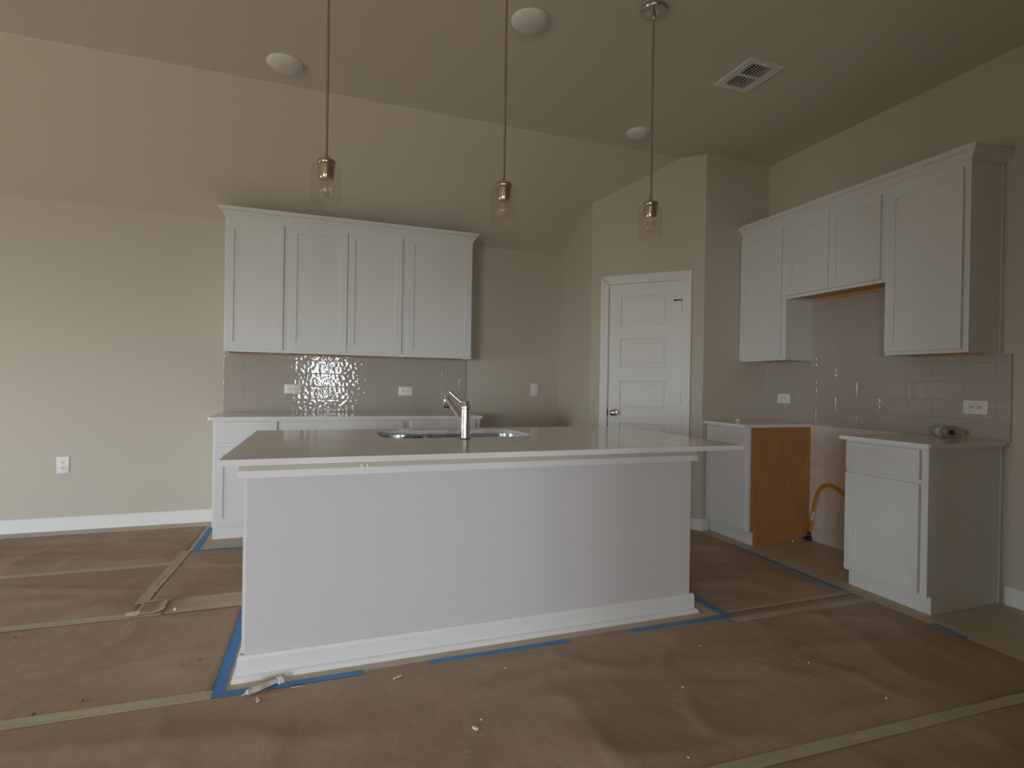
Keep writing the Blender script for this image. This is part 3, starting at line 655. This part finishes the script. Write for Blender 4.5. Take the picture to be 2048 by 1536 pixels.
# lifted paper tab at the torn gap
bm = bmesh.new(); g = []
for j in range(7):
    row = []
    for i in range(10):
        x, y = -.862+.135*i/9, 3.085+.155*j/6; t = max(0, (i-5)/4); row.append(bm.verts.new((x+.862-.010*t*j/6, y-3.16, .004+.020*t*t+.004*math.sin(j*1.3)*t)))
    g.append(row)
for j in range(6):
    for i in range(9): bm.faces.new((g[j][i], g[j][i+1], g[j+1][i+1], g[j+1][i]))
o = mesh_obj('torn_flap', bm, 'paper', S2, True, loc=(-.862-S2.location.x, 3.16-S2.location.y, 0)); o.modifiers.new('thickness', 'SOLIDIFY').thickness = .0012
def strip(name, pts, width, material, label, group, lift=.0012, taper=None, curl=0):
    """tape laid over the paper along a centre line of points"""
    pts = [Vector((*p, 0)) for p in pts]; bm = bmesh.new(); c0 = pts[0]; rows = []
    L_ = [(pts[i+1]-pts[i]).length for i in range(len(pts)-1)]; tot = sum(L_); n = max(2, int(tot/.025)); sgn = 0
    for k in range(n+1):
        s = tot*k/n; i = 0
        while i < len(L_)-1 and s > L_[i]: s -= L_[i]; i += 1
        d = (pts[i+1]-pts[i]).normalized(); p = pts[i]+d*s; nn = Vector((-d.y, d.x, 0)); r = []
        for q in (-.5, -.17, .17, .5):
            jit = .0018*noise.noise(Vector((p.x*9+q, p.y*9, 3))); u = p+nn*(q*width+jit); z = zpaper(u.x, u.y)+lift+.0008
            r.append(bm.verts.new((u.x-c0.x, u.y-c0.y, z)))
        rows.append(r)
    for a, b in zip(rows[:-1], rows[1:]):
        for q in range(3): bm.faces.new((a[q], a[q+1], b[q+1], b[q]))
    per = [r[0] for r in rows]+rows[-1][1:]+[r[3] for r in rows[-2::-1]]+[rows[0][2], rows[0][1]]
    low = [bm.verts.new((v.co.x, v.co.y, max(v.co.z-.0016, 0))) for v in per]
    for i in range(len(per)): bm.faces.new((per[i], per[(i+1) % len(per)], low[(i+1) % len(per)], low[i]))
    o = mesh_obj(name, bm, material, loc=(c0.x, c0.y, 0)); return tag(o, label, 'tape', group)
GM, GB = 'pale masking tape on the floor paper', 'blue painter tape on the floor'
strip('masking_tape', [(XE+.05, 3.93), (-.885, 3.872)], .052, 'mask', 'pale tape over the seam nearest the bare back wall', GM)
T2 = strip('masking_tape', [(XE+.05, 3.13), (-.742, 3.085)], .056, 'mask', 'pale tape with a lifted tab ending at the torn gap', GM)
strip('masking_tape', [(XE+.05, 2.36), (-.371, 2.228)], .056, 'mask', 'pale tape running up to the blue corner of the island', GM)
strip('masking_tape', [(-.852, 4.139), (-.872, 3.25)], .056, 'mask', 'pale tape crossing from the cabinet blue tape to the torn gap', GM, lift=.0022)
strip('masking_tape', [(-.90, 3.248), (-.735, 3.246)], .030, 'mask', 'short pale tape above the torn gap', GM, lift=.0026)
strip('masking_tape', [(1.965, 2.147), (2.882, 2.130)], .050, 'mask', 'pale tape from the blue island corner toward the stove run', GM)
strip('masking_tape', [(XE+.05, 1.375), (1.0, 1.322), (2.86, 1.258)], .046, 'mask', 'long pale tape across the sheets in the foreground', GM)
strip('blue_tape', [(-.352, 2.205), (-.352, 2.99)], .042, 'blue', 'blue tape along the open end of the island', GB, lift=.0022)
strip('blue_tape', [(-.345, 2.217), (.168, 2.217)], .036, 'blue', 'blue tape under the tan stick in front of the island', GB, lift=.0024)
strip('blue_tape', [(.435, 2.213), (1.073, 2.204)], .029, 'blue', 'blue tape strip at the middle of the island front', GB)
strip('blue_tape', [(1.400, 2.202), (1.962, 2.188)], .028, 'blue', 'blue tape at the pantry end of the island front', GB)
strip('blue_tape', [(1.966, 2.178), (1.957, 2.52)], .036, 'blue', 'blue tape around the pantry end of the island', GB, lift=.0024)
strip('blue_tape', [(-.802, 4.118), (-.812, 4.74)], .040, 'blue', 'blue tape along the end of the tiled counter cabinets', GB)
strip('blue_tape', [(-.80, 4.118), (1.2, 4.10)], .034, 'blue', 'blue tape along the front of the tiled counter cabinets', GB, lift=.0024)
strip('blue_tape', [(-2.13, 4.785), (-1.49, 4.765)], .028, 'blue', 'blue tape along the bare back wall', GB)
strip('blue_tape', [(2.88, 3.20), (2.873, 2.28)], .034, 'blue', 'blue tape in front of the stove gap', GB)
strip('blue_tape', [(2.912, 1.818), (2.902, 1.664)], .022, 'blue', 'short blue tape past the single base cabinet', GB)
# lifted tab on the masking tape
bm = bmesh.new(); vs = [bm.verts.new(c) for c in ((-.03, -.012, .002), (.028, -.014, .003), (.034, .0, .008), (.026, .008, .016), (-.026, .004, .013))]; bm.faces.new(vs)
o = mesh_obj('lifted_tab', bm, 'mask', T2, loc=(-.862-T2.location.x, 3.072-T2.location.y, .010)); o.modifiers.new('thickness', 'SOLIDIFY').thickness = .001
# scraps
def lump(bmx, seed, amt):
    r = random.Random(seed)
    for v_ in bmx.verts: v_.co += Vector((r.uniform(-amt, amt), r.uniform(-amt, amt), r.uniform(-amt, amt)*.5))
    return bmx
def scrap(name, x, y, sx_, sy_, sz_, rz, material, label, cat='scrap', seed=1, z=None, group=None):
    bm = box(-sx_/2, sx_/2, -sy_/2, sy_/2, 0, sz_); bmesh.ops.subdivide_edges(bm, edges=bm.edges[:], cuts=1); lump(bm, seed, min(sx_, sy_, sz_)*.28)
    mz = min(v.co.z for v in bm.verts); bmesh.ops.translate(bm, verts=bm.verts, vec=(0, 0, -mz))
    o = mesh_obj(name, bm, material, loc=(x, y, (zpaper(x, y)+.0012) if z is None else z), rotz=rz); return tag(o, label, cat, group)
a, b = Vector((-.262, 2.171)), Vector((-.135, 2.237)); dd = b-a
zs = max(zpaper(*a), zpaper(*b), zpaper(*((a+b)/2)))+.004
st = thing('rolled_scrap_stick', 'tan rolled scrap stick lying across the blue tape', 'scrap', ((a.x+b.x)/2, (a.y+b.y)/2, zs), math.atan2(dd.y, dd.x)); hl = dd.length/2
mesh_obj('roll', lump(tube([(-hl, 0, .006), (-hl*.8, .002, .007), (-hl*.75, 0, .010), (-.02, -.002, .010), (.03, 0, .010), (hl*.78, .003, .009), (hl*.9, 0, .008)], [.004, .006, .011, .011, .010, .0085, .006], 12), 5, .0016), 'stick', st)
mesh_obj('torn_end', lump(box(hl*.82, hl*1.1, -.012, .012, 0, .016), 3, .005), 'whitechip', st)
scrap('wood_chip', -.208, 2.128, .010, .026, .010, .15, 'chip', 'small blond wood chip beside the tan stick', seed=2)
scrap('wood_sliver', -.079, 2.183, .045, .004, .003, .04, 'chip', 'thin pale sliver just past the tan stick', seed=3)
scrap('wood_sliver', .294, 2.129, .036, .007, .005, .45, 'stick', 'short pale splinter on the paper between the blue tapes', seed=4)
scrap('white_chip', .500, 1.723, .010, .016, .007, .4, 'whitechip', 'white plaster chip on the open paper', seed=5)
scrap('white_chip', .532, 1.768, .007, .006, .003, .2, 'whitechip', 'tiny white crumb near the plaster chip', seed=6)
scrap('white_chip', 3.394, 3.115, .016, .010, .010, .6, 'whitechip', 'white crumb on the floor by the orange-brown cabinet side', seed=7)
scrap('white_chip', -.690, 3.10, .008, .012, .010, .2, 'whitechip', 'white crumb in the torn paper gap', seed=8)
for i, (x, y, w_) in enumerate([(-1.271, 2.957, 'just past the tape with the lifted tab'), (-.926, 2.281, 'close beside the pale tape that meets the blue corner'), (-.80, 2.32, 'a hand from the pale tape that meets the blue corner'), (-.465, 2.513, 'near the blue tape along the open end of the island'),
        (-.842, 3.365, 'on the crossing pale tape above the torn gap'), (-.483, 3.653, 'in front of the tiled counter cabinets'), (-.52, 2.47, 'paired with another near the island blue tape'), (-.83, 3.84, 'where two pale tapes cross')]):
    scrap('dark_speck', x, y, .009+.003*(i % 3), .005, .004, i*.9, 'darkchip', 'small dark speck '+w_, 'debris', seed=20+i, group='dark specks on the paper')
for i, (x, y, w_) in enumerate([(.72, 2.06, 'beside the middle blue tape of the island front'), (1.62, 1.98, 'beside the blue tape at the pantry end of the island'), (1.95, 1.70, 'on open paper beyond the blue island corner'), (1.33, 1.72, 'on open paper off the pantry end of the island'), (1.1, 1.39, 'close to the long foreground pale tape'), (2.02, 1.42, 'between the long foreground tape and the stove run')]):
    scrap('pale_speck', x, y, .006, .005, .003, i*.7, 'whitechip', 'tiny pale speck '+w_, 'debris', seed=40+i, group='pale specks on the paper')
# on the counters
scrap('crumpled_scrap', 3.20, 3.50, .030, .006, .016, -.6, 'whitechip', 'white torn scrap on the short counter by the pantry', seed=9, z=ZC)
bo = thing('clear_bottle', 'clear plastic bottle lying on its side on the short counter', 'bottle', (3.47, 2.135, ZC), 0)
R = .0345
mb = Matrix.Translation((0, 0, R+.0005)) @ Matrix.Rotation(math.radians(62), 4, 'Z') @ Matrix.Rotation(math.pi/2, 4, 'Y')
mesh_obj('bottle_body', lathe([(.001, .088), (.020, .090), (.030, .082), (.0335, .070), (.031, .062), (.0345, .055), (.0345, .012), (.032, .006), (.0345, 0), (.0345, -.03), (.030, -.05), (.018, -.068), (.0125, -.074)], 28, False, mtx=mb), 'pet', bo, True)
mesh_obj('label_band', lathe([(.0348, .012), (.0348, -.030)], 28, False, mtx=mb), 'tag', bo, True)
mesh_obj('bottle_cap', lathe([(.0145, -.072), (.0145, -.088), (.013, -.09)], 20, mtx=mb), 'brass', bo, True)
